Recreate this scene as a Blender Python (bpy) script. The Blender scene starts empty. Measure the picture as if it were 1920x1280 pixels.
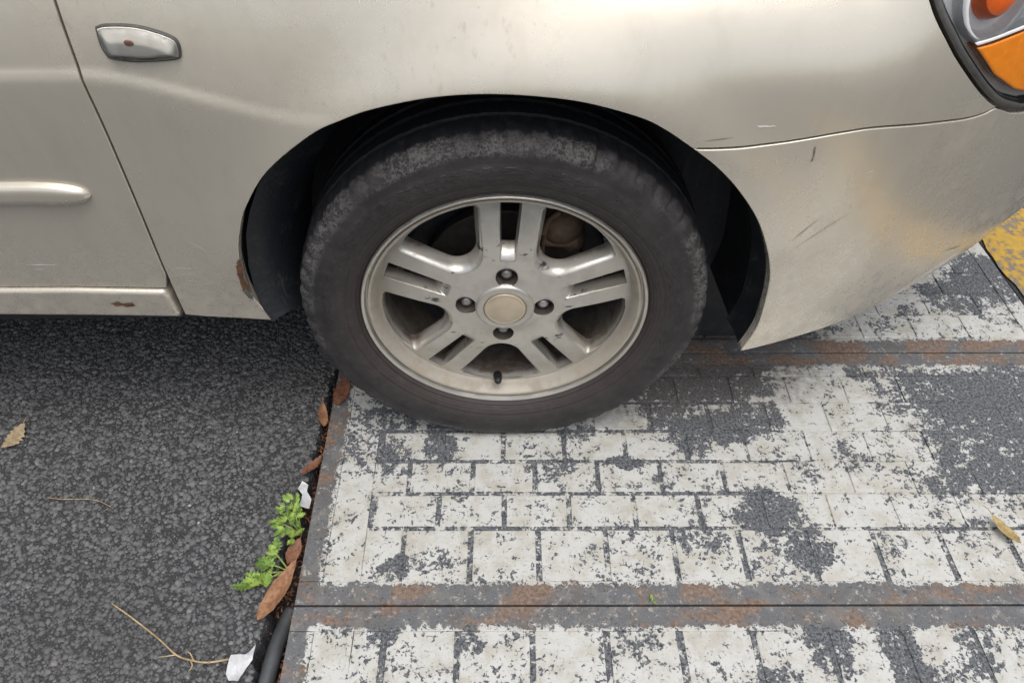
import bpy, math, random
import numpy as np
from mathutils import Vector, Matrix
from mathutils.geometry import delaunay_2d_cdt

random.seed(7); rng = np.random.default_rng(7)
scene = bpy.context.scene
COL = scene.collection
R = math.radians

# ------------------------------------------------------------------ camera
cam_d = bpy.data.cameras.new('camera'); cam = bpy.data.objects.new('camera', cam_d); COL.objects.link(cam)
cam_d.sensor_width = 36; cam_d.lens = 25.56; cam_d.clip_start = .02; cam_d.clip_end = 600
cam.location = (0, 0, 1.0528); cam.rotation_euler = (R(43.19), 0, R(-.99))
scene.camera = cam

# ------------------------------------------------------------------ sky, sun, exposure (overcast)
SUN_EL, SUN_AZ = R(74), R(165)          # azimuth measured from +Y towards +X
world = bpy.data.worlds.new('World'); scene.world = world; world.use_nodes = True
wn = world.node_tree; wn.nodes.clear()
sky = wn.nodes.new('ShaderNodeTexSky'); sky.sky_type = 'NISHITA'; sky.sun_disc = False
sky.sun_elevation = SUN_EL; sky.sun_rotation = SUN_AZ; sky.air_density = 1.0; sky.dust_density = 5.0; sky.ozone_density = 1.0
hsv = wn.nodes.new('ShaderNodeHueSaturation'); hsv.inputs['Saturation'].default_value = .48
bg = wn.nodes.new('ShaderNodeBackground'); bg.inputs['Strength'].default_value = .14
wo = wn.nodes.new('ShaderNodeOutputWorld')
wn.links.new(sky.outputs[0], hsv.inputs['Color']); wn.links.new(hsv.outputs[0], bg.inputs[0]); wn.links.new(bg.outputs[0], wo.inputs[0])
sd = bpy.data.lights.new('sun', 'SUN'); sun = bpy.data.objects.new('sun', sd); COL.objects.link(sun)
sd.energy = .9; sd.angle = R(60); sd.color = (1, .99, .975)
sv = Vector((math.cos(SUN_EL) * math.sin(SUN_AZ), math.cos(SUN_EL) * math.cos(SUN_AZ), math.sin(SUN_EL)))
sun.rotation_euler = (-sv).to_track_quat('-Z', 'Y').to_euler(); sun.location = sv * 8
scene.view_settings.view_transform = 'Standard'; scene.view_settings.look = 'None'
scene.view_settings.gamma = 1; scene.view_settings.use_curve_mapping = False
scene.view_settings.exposure = 0.30
scene.cycles.max_bounces = 6; scene.cycles.diffuse_bounces = 3; scene.cycles.glossy_bounces = 3; scene.cycles.transparent_max_bounces = 8
scene.cycles.caustics_reflective = False; scene.cycles.caustics_refractive = False

# ------------------------------------------------------------------ node helpers
class Mat:
    def __init__(s, name):
        s.m = bpy.data.materials.new(name); s.m.use_nodes = True; s.nt = s.m.node_tree
        s.b = s.nt.nodes['Principled BSDF']; s.out = s.nt.nodes['Material Output']
    def _in(s, sock, v):
        if isinstance(v, bpy.types.NodeSocket): s.nt.links.new(v, sock)
        elif v is not None:
            if hasattr(sock, 'default_value'):
                try: sock.default_value = v
                except Exception:
                    sock.default_value = (*v, 1.0) if len(v) == 3 else v
    def n(s, t, *a, **k):
        nd = s.nt.nodes.new(t)
        for p in [p for p in k if p in nd.bl_rna.properties and p not in ('inputs',)]:
            setattr(nd, p, k.pop(p))
        for i, v in enumerate(a): s._in(nd.inputs[i], v)
        for p, v in k.items(): s._in(nd.inputs[p], v)
        return nd
    def math(s, op, *a, clamp=False):
        return s.n('ShaderNodeMath', *a, operation=op, use_clamp=clamp).outputs[0]
    def vmath(s, op, *a, out=0):
        return s.n('ShaderNodeVectorMath', *a, operation=op).outputs[out]
    def noise(s, vec, scale, detail=4, rough=.55, dist=0.):
        return s.n('ShaderNodeTexNoise', Vector=vec, Scale=scale, Detail=detail, Roughness=rough, Distortion=dist).outputs[0]
    def voro(s, vec, scale, feature='F1', out=0, rand=1.):
        return s.n('ShaderNodeTexVoronoi', feature=feature, Vector=vec, Scale=scale, Randomness=rand).outputs[out]
    def ramp(s, v, a, b, lo=0., hi=1.):
        nd = s.n('ShaderNodeMapRange', v, a, b, lo, hi); nd.clamp = True; nd.interpolation_type = 'SMOOTHSTEP' ; return nd.outputs[0]
    def mix(s, f, a, b):
        nd = s.nt.nodes.new('ShaderNodeMix'); nd.data_type = 'RGBA'
        s._in(nd.inputs[0], f); s._in(nd.inputs[6], a if not isinstance(a, tuple) else (*a, 1)); s._in(nd.inputs[7], b if not isinstance(b, tuple) else (*b, 1))
        return nd.outputs[2]
    def pos(s): return s.n('ShaderNodeNewGeometry').outputs['Position']
    def obj(s): return s.n('ShaderNodeTexCoord').outputs['Object']
    def sep(s, v): return s.n('ShaderNodeSeparateXYZ', v).outputs
    def scalev(s, v, sc): return s.vmath('MULTIPLY', v, sc)
    def bump(s, h, strength=.3, dist=.002, normal=None):
        nd = s.n('ShaderNodeBump', Strength=strength, Distance=dist, Height=h)
        if normal is not None: s._in(nd.inputs['Normal'], normal)
        return nd.outputs[0]
    def set(s, **k):
        names = dict(color='Base Color', rough='Roughness', metal='Metallic', normal='Normal', coat='Coat Weight', coatr='Coat Roughness', spec='Specular IOR Level', trans='Transmission Weight', coatn='Coat Normal', emis='Emission Color', emiss='Emission Strength', sss='Subsurface Weight')
        for p, v in k.items():
            if isinstance(v, tuple) and len(v) == 3: v = (*v, 1)
            s._in(s.b.inputs[names[p]], v)
        return s

# ------------------------------------------------------------------ materials
def m_paint():
    M = Mat('champagne_paint'); p = M.pos(); xyz = M.sep(p)
    n1 = M.noise(p, 6, 5); n2 = M.noise(p, 55, 6, .65)
    # dust film, scratches and stains with shapes of their own
    low = M.ramp(xyz[2], .46, .28)
    dirt = M.ramp(M.math('ADD', M.math('MULTIPLY', n1, .65), M.math('MULTIPLY', n2, .35)), .50, .78)
    dirt = M.math('ADD', M.math('MULTIPLY', dirt, .26), M.math('MULTIPLY', M.math('MULTIPLY', low, M.ramp(n2, .42, .7)), .42), clamp=True)
    streak = M.noise(M.scalev(p, (130, 130, 5)), 1, 3, .5)
    st = M.math('MULTIPLY', M.ramp(streak, .60, .74), M.ramp(n1, .45, .65))
    col = M.mix(dirt, (.735, .678, .565), (.46, .40, .31))
    col = M.mix(M.math('MULTIPLY', st, .22), col, (.25, .21, .16))
    scv = M.noise(M.scalev(p, (9, 9, 190)), 1, 2, .4, .3)
    scr = M.math('MULTIPLY', M.ramp(scv, .715, .735), M.math('MULTIPLY', M.ramp(M.noise(p, 7, 2), .52, .62), M.ramp(xyz[2], .47, .40)))
    col = M.mix(M.math('MULTIPLY', scr, .6), col, (.75, .73, .68))
    spk = M.math('MULTIPLY', M.ramp(M.voro(p, 60), .075, .045), M.ramp(n1, .50, .62))
    col = M.mix(M.math('MULTIPLY', spk, .35), col, (.2, .15, .1))
    film = M.ramp(M.noise(M.scalev(p, (22, 22, 9)), 1, 4, .65), .45, .72, 0, .13); col = M.mix(film, col, (.40, .35, .28))
    rough = M.math('ADD', .27, M.math('MULTIPLY', dirt, .5))
    nb = M.bump(n1, .10, .012)
    M.set(color=col, rough=rough, metal=M.math('SUBTRACT', .50, M.math('MULTIPLY', dirt, .75), clamp=True), normal=nb,
          coat=M.math('SUBTRACT', .70, dirt, clamp=True), coatr=M.math('ADD', .13, M.math('MULTIPLY', dirt, .35)), coatn=nb)
    return M.m

def m_simple(name, col, rough=.5, metal=0., var=.25, scale=60, bump=.15, bd=.001, coat=0., spec=.5):
    M = Mat(name); p = M.pos(); n1 = M.noise(p, scale, 5, .6); n2 = M.noise(p, scale * .13, 3)
    f = M.ramp(M.math('ADD', M.math('MULTIPLY', n1, .5), M.math('MULTIPLY', n2, .5)), .32, .68)
    d = tuple(c * (1 - var) for c in col); l = tuple(min(1, c * (1 + var)) for c in col)
    M.set(color=M.mix(f, d, l), rough=M.math('ADD', rough - .08, M.math('MULTIPLY', n1, .16)), metal=metal, normal=M.bump(n1, bump, bd), coat=coat, spec=spec)
    return M.m

def m_liner():
    M = Mat('black_liner_plastic'); p = M.pos(); n1 = M.noise(p, 24, 5, .65); n2 = M.noise(p, 190, 4, .65)
    st = M.noise(M.scalev(p, (60, 60, 7)), 1, 4, .6, .4)
    mud = M.math('MULTIPLY', M.ramp(n1, .48, .68), M.ramp(n2, .40, .62))
    col = M.mix(M.math('MULTIPLY', mud, .55), (.014, .016, .021), (.075, .070, .062))
    col = M.mix(M.ramp(st, .60, .72, 0, .35), col, (.085, .083, .078))
    M.set(color=col, rough=M.math('ADD', .55, M.math('MULTIPLY', mud, .3)), normal=M.bump(M.math('ADD', n2, M.math('MULTIPLY', n1, .6)), .5, .002))
    return M.m

def m_alloy():
    M = Mat('dusty_alloy'); o = M.obj(); xyz = M.sep(o)
    r = M.vmath('LENGTH', M.n('ShaderNodeCombineXYZ', xyz[0], 0., xyz[2]).outputs[0], out='Value')
    w = M.pos(); n1 = M.noise(w, 34, 6, .62); n2 = M.noise(w, 160, 4, .6); n0 = M.noise(w, 9, 3)
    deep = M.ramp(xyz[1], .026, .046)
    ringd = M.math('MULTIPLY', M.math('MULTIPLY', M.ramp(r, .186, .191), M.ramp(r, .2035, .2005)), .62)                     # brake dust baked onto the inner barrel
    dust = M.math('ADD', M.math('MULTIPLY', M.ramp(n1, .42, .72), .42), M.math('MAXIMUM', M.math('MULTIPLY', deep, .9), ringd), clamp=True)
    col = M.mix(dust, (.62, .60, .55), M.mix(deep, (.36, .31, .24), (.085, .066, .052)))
    col = M.mix(M.math('MULTIPLY', M.ramp(n0, .45, .7), .3), col, (.40, .34, .25))
    # black scrapes where the spokes leave the hub
    band = M.math('MULTIPLY', M.ramp(r, .084, .092), M.ramp(r, .126, .114))
    scv = M.noise(M.scalev(w, (45, 45, 120)), 1, 3, .55, .2)
    scrape = M.math('MULTIPLY', band, M.ramp(scv, .60, .69))
    col = M.mix(M.math('MULTIPLY', scrape, .85), col, (.03, .026, .022))
    chips = M.ramp(M.math('ADD', M.math('MULTIPLY', n2, .6), M.math('MULTIPLY', n1, .4)), .66, .71)
    col = M.mix(M.math('MULTIPLY', chips, .5), col, (.1, .085, .07))
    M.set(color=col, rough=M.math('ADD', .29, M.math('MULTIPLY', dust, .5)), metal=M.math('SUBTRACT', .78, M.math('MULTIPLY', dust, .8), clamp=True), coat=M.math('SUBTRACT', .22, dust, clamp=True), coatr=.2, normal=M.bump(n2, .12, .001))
    return M.m

def m_tyre():
    M = Mat('tyre_rubber'); o = M.obj(); xyz = M.sep(o)
    r = M.vmath('LENGTH', M.n('ShaderNodeCombineXYZ', xyz[0], 0., xyz[2]).outputs[0], out='Value')
    n1 = M.noise(o, 30, 5); n2 = M.noise(o, 230, 6, .7); n3 = M.noise(o, 7, 3); v = M.voro(o, 150)
    col = M.mix(M.ramp(n1, .3, .7), (.027, .025, .025), (.044, .040, .040))
    # brown bloom near the bead, dusty stone-scuffed shoulder
    bloom = M.math('MULTIPLY', M.ramp(r, .262, .216), .6); col = M.mix(bloom, col, (.056, .043, .038))
    sh = M.math('MULTIPLY', M.math('MULTIPLY', M.ramp(r, .271, .279), M.ramp(xyz[1], .014, .006)), M.ramp(n3, .42, .60, .12, 1.))
    col = M.mix(M.ramp(xyz[1], .004, .012), col, (.015, .016, .020))  # cleaner tread rubber, with the wheel-arch shade painted into its colour
    nd_ = M.noise(o, 75, 4, .7); n5 = M.noise(o, 420, 3, .7)
    sp = M.ramp(M.math('ADD', M.math('MULTIPLY', n2, .5), M.math('ADD', M.math('MULTIPLY', nd_, .35), M.math('MULTIPLY', n5, .25))), .49, .62)
    col = M.mix(M.math('MULTIPLY', M.math('MULTIPLY', sh, sp), .8), col, (.17, .167, .158))
    film = M.math('MULTIPLY', M.ramp(nd_, .5, .7), .25); col = M.mix(film, col, (.095, .09, .085))
    rip = M.math('SINE', M.math('MULTIPLY', r, 1500.))
    ang = M.math('ARCTAN2', xyz[0], xyz[2])
    emb = M.math('MULTIPLY', M.ramp(M.noise(M.n('ShaderNodeCombineXYZ', M.math('MULTIPLY', ang, 24.), M.math('MULTIPLY', r, 260.), 0.).outputs[0], 1, 1), .52, .58), M.math('MULTIPLY', M.ramp(r, .238, .241), M.ramp(r, .262, .259)))
    ribz = M.math('MULTIPLY', M.ramp(r, .238, .232), rip)
    hgt = M.math('ADD', M.math('MULTIPLY', n2, M.math('ADD', .25, M.math('MULTIPLY', sh, 1.6))), M.math('ADD', M.math('MULTIPLY', ribz, .10), M.math('MULTIPLY', emb, M.math('MULTIPLY', .8, M.ramp(n3, .42, .52)))))
    M.set(color=col, rough=M.math('ADD', .55, M.math('MULTIPLY', n1, .2)), normal=M.bump(hgt, .8, .0022), spec=.4)
    return M.m

WEAR_SHADE = [  # (cx, cy, rx, ry, square?, strength): where the paint has gone, plus painted shade under the car
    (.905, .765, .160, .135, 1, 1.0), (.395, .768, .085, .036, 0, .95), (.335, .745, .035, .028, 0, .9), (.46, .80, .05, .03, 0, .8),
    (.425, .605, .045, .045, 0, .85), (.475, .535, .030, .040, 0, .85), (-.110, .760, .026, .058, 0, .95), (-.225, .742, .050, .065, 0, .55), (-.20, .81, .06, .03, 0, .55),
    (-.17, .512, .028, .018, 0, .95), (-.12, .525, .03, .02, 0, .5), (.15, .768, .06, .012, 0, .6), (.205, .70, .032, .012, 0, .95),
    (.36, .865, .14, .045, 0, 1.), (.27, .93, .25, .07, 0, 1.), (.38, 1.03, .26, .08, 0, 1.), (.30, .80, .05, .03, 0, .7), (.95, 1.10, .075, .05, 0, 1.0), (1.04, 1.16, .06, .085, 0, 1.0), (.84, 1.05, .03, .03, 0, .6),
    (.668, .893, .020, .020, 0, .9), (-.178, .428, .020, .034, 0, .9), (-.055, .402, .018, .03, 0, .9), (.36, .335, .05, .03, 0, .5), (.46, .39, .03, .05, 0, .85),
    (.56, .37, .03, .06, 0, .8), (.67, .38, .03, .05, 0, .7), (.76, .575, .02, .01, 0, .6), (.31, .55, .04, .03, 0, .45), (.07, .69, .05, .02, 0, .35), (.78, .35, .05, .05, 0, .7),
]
def wear_shade_field(M, p):
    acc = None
    for cx, cy, rx, ry, sq, st in WEAR_SHADE:
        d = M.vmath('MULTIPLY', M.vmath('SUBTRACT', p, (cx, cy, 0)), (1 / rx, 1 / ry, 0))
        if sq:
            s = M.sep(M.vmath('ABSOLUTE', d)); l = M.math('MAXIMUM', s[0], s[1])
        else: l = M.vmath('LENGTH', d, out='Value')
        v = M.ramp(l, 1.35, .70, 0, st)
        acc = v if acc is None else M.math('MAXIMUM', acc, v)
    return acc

def m_painted(name, white=(.545, .545, .515)):
    M = Mat(name); p = M.pos(); xyz = M.sep(p)
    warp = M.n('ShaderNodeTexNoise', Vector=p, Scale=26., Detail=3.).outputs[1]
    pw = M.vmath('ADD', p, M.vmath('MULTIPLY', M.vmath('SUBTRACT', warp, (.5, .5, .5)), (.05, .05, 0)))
    wf = wear_shade_field(M, pw)
    n1 = M.noise(p, 185, 3, .6, .6); nm = M.noise(p, 62, 3, .6, .3); n2 = M.noise(p, 8, 2, .5); n3 = M.noise(p, 480, 3, .65); nl = M.noise(p, 19, 3, .6)
    f = M.math('ADD', M.math('MULTIPLY', n1, .62), M.math('MULTIPLY', nm, .62))
    f = M.math('ADD', f, M.math('ADD', M.math('MULTIPLY', nl, .40), M.math('MULTIPLY', n2, .36)))
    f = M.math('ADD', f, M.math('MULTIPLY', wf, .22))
    # recessed joints lost their paint first, except where the slab was painted thickly
    thick = M.math('MULTIPLY', M.ramp(xyz[0], .44, .52), M.ramp(xyz[1], .55, .60))
    gz = M.math('MULTIPLY', M.ramp(xyz[2], -.0005, -.0013), M.math('SUBTRACT', .150, M.math('MULTIPLY', thick, .12)))
    f = M.math('ADD', f, gz)
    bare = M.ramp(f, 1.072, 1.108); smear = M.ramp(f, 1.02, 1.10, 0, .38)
    vs = M.n('ShaderNodeTexVoronoi', Vector=p, Scale=300.); g = M.sep(vs.outputs[1])[0]
    n4 = M.noise(p, 230, 3, .7)
    stone = M.mix(M.ramp(n4, .34, .66), (.034, .037, .043), (.165, .174, .184))
    stone = M.mix(M.math('MULTIPLY', M.ramp(vs.outputs[0], .45, .15), M.ramp(g, .5, 1.)), stone, (.27, .275, .275))
    wn_ = M.noise(p, 24, 4, .65)
    wcol = M.mix(M.ramp(wn_, .40, .70), white, tuple(c * k for c, k in zip(white, (.80, .765, .69))))
    wcol = M.mix(M.ramp(n2, .54, .74, 0, .4), wcol, (.40, .38, .33))
    wcol = M.mix(M.ramp(n1, .56, .68, 0, .35), wcol, (.30, .30, .29))
    wcol = M.mix(smear, wcol, (.27, .28, .285))
    # brown dirt with the under-car shade painted in, beside and behind the wheel
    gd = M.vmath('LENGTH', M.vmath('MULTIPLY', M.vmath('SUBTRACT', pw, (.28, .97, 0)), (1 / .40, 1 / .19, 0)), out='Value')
    grime_shade = M.math('MULTIPLY', M.ramp(gd, 1.25, .5), M.ramp(nm, .28, .60))
    wcol = M.mix(M.math('MULTIPLY', grime_shade, .9), wcol, (.12, .095, .072))
    stone = M.mix(M.math('MULTIPLY', grime_shade, .6), stone, (.10, .078, .06))
    col = M.mix(bare, wcol, stone)
    # steel angle round each slab: bare and lightly rusted, paint lapping over its inner edge
    yy = M.math('ADD', xyz[1], M.math('MULTIPLY', xyz[0], .016))
    de = M.math('MINIMUM', M.math('ABSOLUTE', M.math('SUBTRACT', yy, .4525)), M.math('ABSOLUTE', M.math('SUBTRACT', yy, .957)))
    de = M.math('MINIMUM', de, M.math('ADD', xyz[0], .317))
    de = M.math('ADD', de, M.math('ADD', M.math('MULTIPLY', M.math('SUBTRACT', nm, .5), .045), M.math('MULTIPLY', M.math('SUBTRACT', n1, .5), .022)))
    steel = M.ramp(de, .0335, .0310)
    sc_ = M.mix(n3, (.032, .037, .043), (.21, .215, .22))
    sc_ = M.mix(M.ramp(nm, .48, .66, 0, .5), sc_, (.22, .20, .175)); sc_ = M.mix(M.ramp(nl, .46, .64, 0, .45), sc_, (.115, .092, .074)); sc_ = M.mix(M.ramp(M.math('ADD', M.math('MULTIPLY', n1, .6), M.math('MULTIPLY', nm, .4)), .57, .61, 0, .7), sc_, (.44, .43, .40)); sc_ = M.mix(M.ramp(n1, .40, .34, 0, .6), sc_, (.02, .022, .025))
    sc_ = M.mix(M.ramp(wn_, .50, .66, 0, .5), sc_, (.20, .195, .18))
    nr = M.noise(M.scalev(p, (11, 17, 11)), 1, 4, .62, .4)
    back = M.ramp(yy, .85, .93, 0., .055)                 # the rear joint is browner
    rust = M.ramp(M.math('ADD', nr, back), .50, .62)
    sc_ = M.mix(M.math('MULTIPLY', rust, .8), sc_, M.mix(M.ramp(n1, .35, .65), (.13, .085, .06), (.27, .175, .115)))
    col = M.mix(steel, col, sc_)
    h = M.math('ADD', M.math('MULTIPLY', n3, .55), M.math('MULTIPLY', M.ramp(n1, .66, .58), .5))
    M.set(color=col, rough=M.math('ADD', .58, M.math('MULTIPLY', bare, .22)), normal=M.bump(h, .5, .002))
    return M.m

def m_asphalt(name, lo, hi, sc=230):
    M = Mat(name); p = M.pos()
    v = M.voro(p, sc); vc = M.voro(p, sc, out=1); n = M.noise(p, 700, 3, .6); n0 = M.noise(p, 2.2, 4, .6)
    t = M.ramp(v, .55, .15); g = M.sep(vc)[0]
    col = M.mix(M.math('MULTIPLY', t, M.math('ADD', .35, M.math('MULTIPLY', g, .65))), lo, hi)
    col = M.mix(M.ramp(n0, .35, .7, 0, .35), col, tuple(c * .55 for c in hi))
    M.set(color=col, rough=.85, normal=M.bump(M.math('ADD', t, M.math('MULTIPLY', n, .4)), .9, .003), spec=.35)
    return M.m

def m_stone():
    M = Mat('asphalt_stone'); p = M.pos(); c = M.n('ShaderNodeNewGeometry').outputs['Random Per Island']
    n = M.noise(p, 500, 3, .6); n0 = M.noise(p, 4, 4, .6)
    col = M.mix(c, (.066, .067, .070), (.168, .168, .169))
    col = M.mix(M.ramp(c, .982, .99, 0, .7), col, (.24, .23, .215))
    col = M.mix(M.ramp(n0, .45, .7, 0, .55), col, (.085, .083, .08))
    M.set(color=col, rough=M.math('ADD', .55, M.math('MULTIPLY', n, .3)), normal=M.bump(n, .5, .001), spec=.5)
    return M.m

def m_yellow():
    M = Mat('worn_yellow_paint'); p = M.pos(); n1 = M.noise(p, 60, 6, .7); n2 = M.noise(p, 8, 3); n3 = M.noise(p, 300, 3, .6)
    f = M.math('ADD', M.math('MULTIPLY', n1, .65), M.math('MULTIPLY', n2, .35)); bare = M.ramp(f, .50, .55)
    col = M.mix(bare, M.mix(M.ramp(n1, .3, .6), (.56, .35, .045), (.44, .27, .05)), M.mix(n3, (.12, .10, .08), (.30, .27, .22)))
    M.set(color=col, rough=.7, normal=M.bump(M.math('ADD', n3, M.math('MULTIPLY', bare, -.6)), .6, .002))
    return M.m

def m_lens(name, tint=(1, 1, 1), gloss=.06):
    M = Mat(name); nt = M.nt; nt.nodes.remove(M.b)
    tr = nt.nodes.new('ShaderNodeBsdfTransparent'); tr.inputs[0].default_value = (*tint, 1)
    gl = nt.nodes.new('ShaderNodeBsdfGlossy'); gl.inputs['Roughness'].default_value = gloss
    fr = nt.nodes.new('ShaderNodeFresnel'); fr.inputs[0].default_value = 1.5
    mx = nt.nodes.new('ShaderNodeMixShader')
    nt.links.new(fr.outputs[0], mx.inputs[0]); nt.links.new(tr.outputs[0], mx.inputs[1]); nt.links.new(gl.outputs[0], mx.inputs[2]); nt.links.new(mx.outputs[0], M.out.inputs[0])
    return M.m

def m_leaf(name, a, b, trans=.25):
    M = Mat(name); p = M.pos(); n = M.noise(p, 160, 5, .6); n2 = M.noise(p, 40, 3)
    M.set(color=M.mix(M.ramp(M.math('ADD', M.math('MULTIPLY', n, .5), M.math('MULTIPLY', n2, .5)), .35, .65), a, b), rough=.6, normal=M.bump(n, .4, .001), sss=0.)
    return M.m

MT = dict(
    paint=m_paint(), alloy=m_alloy(), tyre=m_tyre(),
    liner=m_liner(),
    black=m_simple('black_rubber', (.02, .02, .02), .5, var=.3),
    under=m_simple('underbody', (.03, .03, .03), .8, var=.3),
    gasket=m_simple('grey_gasket', (.075, .072, .066), .45, var=.35, scale=90),
    chrome=m_simple('lamp_chrome', (.95, .95, .93), .30, metal=.08, var=.05, bump=.05),
    amber=m_simple('amber_lamp', (1.0, .27, .012), .25, var=.15, scale=120, coat=.2),
    bulb=m_simple('amber_bulb', (.90, .15, .02), .3, var=.15, coat=.2),
    dimbulb=m_simple('dim_bulb', (.55, .30, .22), .4, var=.3, scale=300),
    reflect=m_simple('pale_reflector', (.90, .88, .82), .35, metal=.0, var=.06),
    nut=m_simple('lug_steel', (.42, .40, .37), .38, metal=.7, var=.35, scale=200),
    pocket=m_simple('dirty_pocket', (.07, .058, .048), .7, var=.5, scale=120),
    cap=m_simple('dusty_cap', (.52, .44, .32), .42, metal=.25, var=.16, scale=45, coat=.2),
    disc=m_simple('brake_steel', (.06, .05, .045), .5, metal=.5, var=.4),
    caliper=m_simple('rusty_caliper', (.12, .075, .045), .75, var=.45, scale=90, bump=.5),
    rust=m_simple('paint_rust', (.15, .075, .038), .9, var=.6, scale=170, bump=.8, bd=.003),
    scuff_d=m_simple('dark_scuff', (.20, .18, .15), .8, var=.4, scale=200),
    scuff_w=m_simple('pale_scuff', (.74, .72, .68), .6, var=.1, scale=200),
    lens=m_lens('clear_lens'), mlens=m_lens('marker_lens', (.98, .97, .94), .10),
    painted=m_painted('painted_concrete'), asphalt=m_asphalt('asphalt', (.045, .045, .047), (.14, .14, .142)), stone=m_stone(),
    soil=m_simple('gutter_soil', (.035, .028, .022), .95, var=.6, scale=80, bump=1., bd=.006),
    yellow=m_yellow(), hose=m_simple('grey_rubber_strip', (.07, .075, .08), .5, var=.35, scale=40),
    brown=m_leaf('brown_leaf', (.22, .10, .05), (.40, .22, .12)), tan=m_leaf('tan_leaf', (.30, .22, .12), (.50, .40, .25)),
    rleaf=m_leaf('red_brown_leaf', (.12, .045, .025), (.26, .12, .07)), gold=m_leaf('golden_leaf', (.28, .20, .07), (.50, .38, .17)),
    green=m_leaf('weed_green', (.13, .25, .035), (.33, .45, .10)), green2=m_leaf('weed_dark_green', (.08, .17, .03), (.22, .34, .07)),
    stem=m_leaf('stem_green', (.22, .32, .06), (.40, .46, .14)), straw=m_leaf('straw', (.30, .21, .10), (.52, .40, .24)),
    pebble=m_simple('pale_stone', (.42, .41, .38), .7, var=.3, scale=300),
    paper=m_simple('white_paper', (.60, .61, .62), .7, var=.22, scale=70, bump=.5, bd=.004),
)

# ------------------------------------------------------------------ mesh helpers
def new_obj(name, verts, faces, mat, parent=None, smooth=True, normals=None, angle=None, loc=None, rot=None):
    me = bpy.data.meshes.new(name); me.from_pydata([tuple(v) for v in verts], [], [tuple(f) for f in faces]); me.update()
    if mat: me.materials.append(MT[mat])
    if smooth:
        me.polygons.foreach_set('use_smooth', [True] * len(me.polygons))
        if angle is not None: me.set_sharp_from_angle(angle=R(angle))
        if normals is not None: me.normals_split_custom_set_from_vertices([tuple(n) for n in normals])
    o = bpy.data.objects.new(name, me); COL.objects.link(o)
    if parent: o.parent = parent
    if loc: o.location = loc
    if rot: o.rotation_euler = rot
    return o
def copy_obj(o, parent=None, loc=None, rot=None):
    c = o.copy(); COL.objects.link(c); c.parent = parent
    if loc is not None: c.location = loc
    if rot is not None: c.rotation_euler = rot
    return c
def tag(o, label=None, cat=None, group=None, kind=None):
    if label: o['label'] = label
    if cat: o['category'] = cat
    if group: o['group'] = group
    if kind: o['kind'] = kind
    return o
def empty(name, loc=(0, 0, 0)):
    o = bpy.data.objects.new(name, None); COL.objects.link(o); o.location = loc; o.empty_display_size = .1; return o
def box(x0, x1, y0, y1, z0, z1, b=0.):
    """box with a bevelled top edge; returns verts, faces"""
    v = [(x0, y0, z0), (x1, y0, z0), (x1, y1, z0), (x0, y1, z0)]; f = [(3, 2, 1, 0)]
    rings = [[0, 1, 2, 3]]
    lv = [(0, z1)] if b <= 0 else [(0, z1 - b), (b * .3, z1 - b * .3), (b, z1)]
    for ins, z in lv:
        i = len(v); v += [(x0 + ins, y0 + ins, z), (x1 - ins, y0 + ins, z), (x1 - ins, y1 - ins, z), (x0 + ins, y1 - ins, z)]
        rings.append([i, i + 1, i + 2, i + 3])
    for a, c in zip(rings, rings[1:]):
        for k in range(4): f.append((a[k], a[(k + 1) % 4], c[(k + 1) % 4], c[k]))
    f.append(tuple(rings[-1])); return v, f
def merge(*parts):
    V, F = [], []
    for v, f in parts:
        n = len(V); V += list(v); F += [tuple(i + n for i in q) for q in f]
    return V, F
def tube(path, rad, seg=8, cap=True):
    V, F = [], []; n = len(path)
    for i, p in enumerate(path):
        p = Vector(p); d = (Vector(path[min(i + 1, n - 1)]) - Vector(path[max(i - 1, 0)])).normalized()
        a = d.cross(Vector((0, 0, 1)));  a = Vector((1, 0, 0)) if a.length < 1e-4 else a.normalized(); b = a.cross(d)
        r = rad[i] if isinstance(rad, (list, tuple)) else rad
        V += [tuple(p + a * math.cos(t) * r + b * math.sin(t) * r) for t in [2 * math.pi * k / seg for k in range(seg)]]
    for i in range(n - 1):
        for k in range(seg): F.append((i * seg + k, i * seg + (k + 1) % seg, (i + 1) * seg + (k + 1) % seg, (i + 1) * seg + k))
    if cap: F += [tuple(range(seg))[::-1], tuple(range((n - 1) * seg, n * seg))]
    return V, F
def lathe(profile, seg=96, close=False):
    """revolve (radius, y) round the local Y axis; outward side faces follow the profile order"""
    V, F = [], []; n = len(profile)
    for k in range(seg):
        t = 2 * math.pi * k / seg; c, s = math.cos(t), math.sin(t)
        V += [(r * c, y, r * s) for r, y in profile]
    for k in range(seg):
        a, b = k * n, ((k + 1) % seg) * n
        for i in range(n - 1): F.append((a + i, b + i, b + i + 1, a + i + 1))
    return V, F
def inpoly(pts, poly):
    pts = np.asarray(pts, float); poly = np.asarray(poly, float)
    x, y = pts[:, 0], pts[:, 1]; res = np.zeros(len(pts), bool); j = len(poly) - 1
    for i in range(len(poly)):
        xi, yi = poly[i]; xj, yj = poly[j]
        c = ((yi > y) != (yj > y)); 
        if yi != yj: res ^= c & (x < (xj - xi) * (y - yi) / (yj - yi) + xi)
        j = i
    return res
def polydist(pts, poly):
    pts = np.asarray(pts, float); poly = np.asarray(poly, float); best = np.full(len(pts), 9.)
    for i in range(len(poly)):
        a, b = poly[i - 1], poly[i]; ab = b - a; l = (ab ** 2).sum()
        if l < 1e-14: continue
        t = np.clip(((pts - a) @ ab) / l, 0, 1); best = np.minimum(best, np.hypot(*(pts - a - t[:, None] * ab).T))
    return best
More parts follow.
